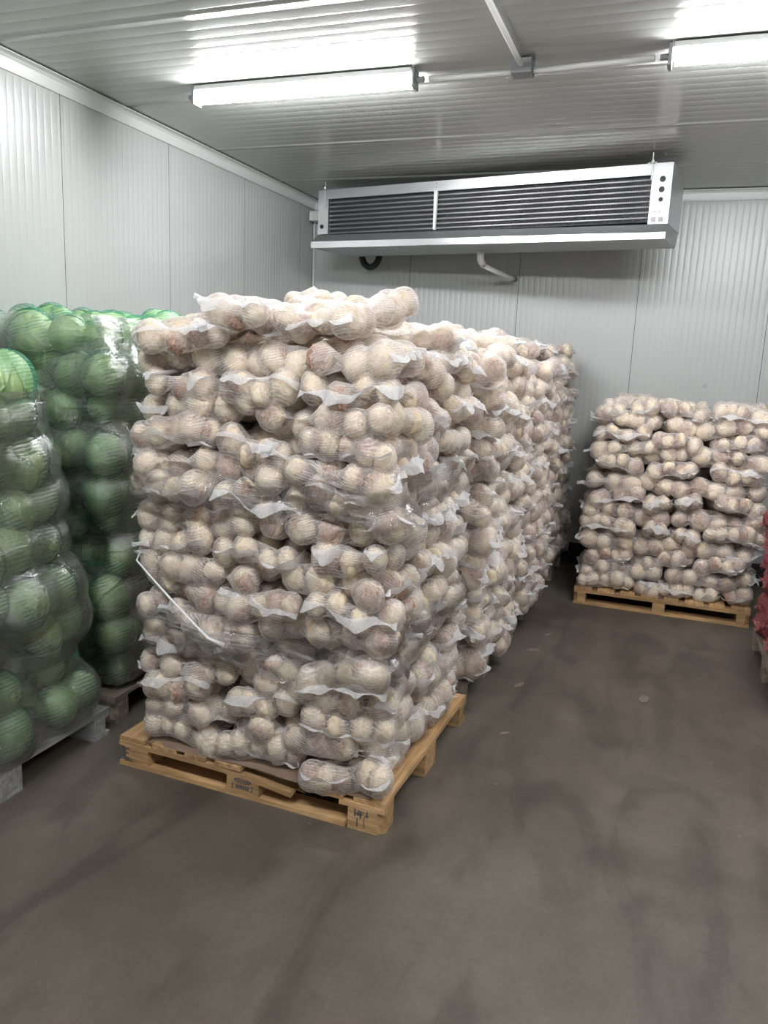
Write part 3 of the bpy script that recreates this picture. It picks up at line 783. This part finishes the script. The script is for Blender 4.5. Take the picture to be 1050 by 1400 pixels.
def cabbage_stack(key, org, x0, x1, y0, y1, z0, nl, pitch, seed, sname, shrink, front=True):
    r = random.Random(seed); B = Matrix.Translation(org)
    for l in range(nl):
        u = l/(nl-1); yy1 = y1-shrink*u; last = l == nl-1
        for j in range(3):
            for i in range(2):
                if not (i == 1 or (j == 0 and front) or last): continue
                cx = x0+(x1-x0)*(i+.5)/2-(.05*u if i else 0); cy = y0+(yy1-y0)*(j+.5)/3
                if last: pass
                a = PI/2 if i == 1 else -PI/2
                sx = (yy1-y0)/3/.40; sy = (x1-x0)/2/.60
                M = (B @ Matrix.Translation((cx+r.uniform(-.02, .02), cy+r.uniform(-.02, .02), z0+.10+pitch*l+r.uniform(-.015, .015)))
                     @ Matrix.Rotation(a+r.uniform(-.10, .10), 4, 'Z') @ Matrix.Rotation(r.uniform(-.09, .09), 4, 'X') @ Matrix.Rotation(r.uniform(-.09, .09), 4, 'Y')
                     @ Matrix.Diagonal((max(sx, .9)*1.0, max(sy, .85), 1.0, 1)))
                pos = ('near', 'middle', 'far')[j]+' '+('wall side', 'aisle side')[i]
                place_bag(GB[(l*3+j*2+i+r.randrange(2)) % 5], 'cabbage_bag', M, 'green net bag of cabbages, %s of %s layer, %s' % (pos, ORD[l], sname), 'bag of cabbages', 'cabbage bags in the '+sname, key, r=r, content=put_cabbage)
cabbage_stack('ca', (0, 0, 0), -3.22, -2.20, 1.56, 2.66, Z0, 9, .172, 7, 'nearer cabbage stack', .30)
cabbage_stack('cb', (0, 0, 0), -3.22, -2.27, 2.78, 3.92, Z0, 10, .172, 8, 'further cabbage stack', .05)

# ------------------------------------------------------------------ red bags at the right edge
ON = []
for s in range(2):
    v, f = ico(3); out = []
    for p in v:
        q = Vector(p); d = 1+.04*noise.noise(q*2+Vector((s, 0, 0)))
        if q.z > .8: d += (q.z-.8)*.9
        out.append(tuple(q*d*.04))
    me = pymesh('red_onion', out, f, True); me.materials.append(M_onion); ON.append(me)
def put_onion(root, c, rad, r):
    o = bpy.data.objects.new('red_onion', r.choice(ON)); col.objects.link(o); o.parent = root
    o.location = c; o.scale = (rad/.04,)*3; o.rotation_euler = rot_rand(r)
RB = [bag_template(400+s, (5, 4, 5, 4, 5), .046, .02, .012, .002, (.21, .27, .06), .03, M_rnet, M_rnet, nu=72, nv=30) for s in range(3)]
rr = random.Random(77)
for l in range(8):
    for j in range(3):
        M = Matrix.Translation((.925+rr.uniform(-.02, .03), 4.36+.40*j, Z0+.055+.135*l)) @ Matrix.Rotation(-PI/2+rr.uniform(-.08, .08), 4, 'Z') @ Matrix.Diagonal((.95, .95, 1.15, 1))
        place_bag(rr.choice(RB), 'onion_bag', M, 'red net bag in %s layer of right edge stack, %s' % (ORD[l], ('near end', 'middle', 'far end')[j]), 'bag of onions', 'red net bags at the right edge', None, r=rr, content=put_onion)

# ------------------------------------------------------------------ stretch films pulled round the stacks
def film(name, label, key, B, x0, x1, y0, y1, z0, z1, mat, cs=2.2, cz_=9.0, ns=300, nz=110, gap=.006, rc=.12, slant=0.0, thr=None):
    sp = np.array([list(B.inverted() @ p)+[r] for p, r in SPH[key]])
    # path: rounded rectangle, counter-clockwise
    per = []; cen = [(x1-rc, y0+rc, -PI/2), (x1-rc, y1-rc, 0), (x0+rc, y1-rc, PI/2), (x0+rc, y0+rc, PI)]
    for cx, cy, a0 in cen:
        for k in range(9):
            a = a0+PI/2*k/8; per.append((cx+rc*math.cos(a), cy+rc*math.sin(a), math.cos(a), math.sin(a)))
    per.append(per[0]); per = np.array(per); seg = np.linalg.norm(np.diff(per[:, :2], axis=0), axis=1); cum = np.r_[0, np.cumsum(seg)]; Ltot = cum[-1]
    s = np.linspace(0, Ltot, ns, endpoint=False)
    Pp = np.stack([np.interp(s, cum, per[:, c]) for c in range(4)], 1); nn = np.linalg.norm(Pp[:, 2:], axis=1, keepdims=True); Pp[:, 2:] /= nn
    z = np.linspace(z0, z1, nz); out = .22; H = np.full((nz, ns), .95)
    for i in range(ns):
        o = Pp[i, :2]+Pp[i, 2:]*out; d = -Pp[i, 2:]
        rel = sp[:, :2]-o; tc = rel @ d; dp2 = (rel**2).sum(1)-tc**2
        ok = dp2 < sp[:, 3]**2
        if not ok.any(): continue
        dz2 = (z[:, None]-sp[None, ok, 2])**2; disc = sp[ok, 3][None]**2-dp2[ok][None]-dz2
        t = np.where(disc > 0, tc[ok][None]-np.sqrt(np.maximum(disc, 0)), 9)
        H[:, i] = np.minimum(H[:, i], t.min(1))
    ds = Ltot/ns; w_ = int(.22/ds); G = H.copy()
    for k in range(-w_, w_+1): G = np.minimum(G, np.roll(H, k, 1)+cs*(k*ds)**2)
    dz = z[1]-z[0]; wz = int(.16/dz); K = G.copy()
    for k in range(-wz, wz+1):
        if abs(k) >= nz: continue
        q = np.full_like(G, 9.)
        if k >= 0: q[k:] = G[:nz-k] if k else G
        else: q[:k] = G[-k:]
        K = np.minimum(K, q+cz_*(k*dz)**2)
    for _ in range(2): K = (np.roll(K, 1, 1)+K*2+np.roll(K, -1, 1))/4
    K -= gap
    V = []; F = []
    for j in range(nz):
        for i in range(ns):
            o = Pp[i, :2]+Pp[i, 2:]*(out-K[j, i]); V.append(B @ Vector((o[0], o[1], z[j]+slant*math.sin(2*PI*i/ns))))
    for j in range(nz-1):
        for i in range(ns):
            a = j*ns+i; b = j*ns+(i+1) % ns; F.append((a, b, b+ns, a+ns))
    o = link(name, pymesh(name, V, F, True), mat); tag(o, label, 'film'); return o
I4 = Matrix.Identity(4)
film('stretch_film', 'clear glossy film wrapped round the nearer cabbage stack', 'ca', I4, -3.24, -2.17, 1.52, 2.70, .12, 1.55, M_film, cs=4.5)
film('stretch_film', 'clear glossy film wrapped round the further cabbage stack', 'cb', I4, -3.24, -2.25, 2.74, 3.95, .16, 1.86, M_film, cs=4.5)
for za, zb, lb in ((.56, .74, 'lower'), (1.16, 1.30, 'upper')):
    film('stretch_film', 'hazy streaked film band, the %s of two round the nearest celeriac stack' % lb, 's1', Matrix.Translation(P1) @ Matrix.Rotation(R1, 4, 'Z'), -1.14, -.01, .02, 1.06, za, zb, M_film_w, cs=3.0, cz_=22, nz=20, gap=.004, slant=.03)
# twisted white film strand pulled diagonally over the front stack
v0 = Vector((-1.85, 2.415, .925)); v1 = Vector((-1.515, 2.385, .675))
pts = [v0+Vector((-.02, .05, .02))]+[v0.lerp(v1, k/6)+Vector((0, -.006*math.sin(k/6*PI), 0)) for k in range(7)]+[v1+Vector((.05, .03, -.03))]
o = link('film_strand', tube_mesh('film_strand', pts, [.002]+[.0035]*3+[.0045]*3+[.006, .010], 8), simple('white_film_strand', (.85, .86, .88), .35)); tag(o, 'thin white twisted film strand running diagonally across the nearest stack', 'strand')

# ------------------------------------------------------------------ scraps on the floor
rr = random.Random(3)
SC = [(-.60, 4.05, 'pale wood splinter on the floor beside the second stack', .10, .035), (-.62, 4.62, 'flat torn scrap on the floor beside the third stack', .09, .04), (.05, 4.15, 'pale torn flake lying in the aisle', .12, .05),
      (-.56, 3.45, 'small scrap beside the far corner of the front pallet', .05, .02), (-.57, 4.95, 'thin white sliver on the floor beside the third stack', .07, .012)]
for x, y, lb, L_, W_ in SC:
    n = 9; v = [(0, 0, .004)]
    for k in range(n):
        a = 2*PI*k/n; q = rr.uniform(.75, 1.1); v.append((math.cos(a)*L_/2*q, math.sin(a)*W_/2*q, rr.uniform(.003, .006)))
    v += [(a, b, 0.0005) for a, b, c in v[1:]]
    f = [(0, 1+k, 1+(k+1) % n) for k in range(n)]+[(1+k, 1+n+k, 1+n+(k+1) % n, 1+(k+1) % n) for k in range(n)]+[tuple(1+n+k for k in range(n))[::-1]]
    o = link('scrap', pymesh('scrap', v, f), simple('scrap_paper', (.20, .16, .13), .8, nscale=30)); o.location = (x, y, 0); o.rotation_euler = (0, 0, rr.uniform(.6, 1.6)); tag(o, lb, 'scrap')
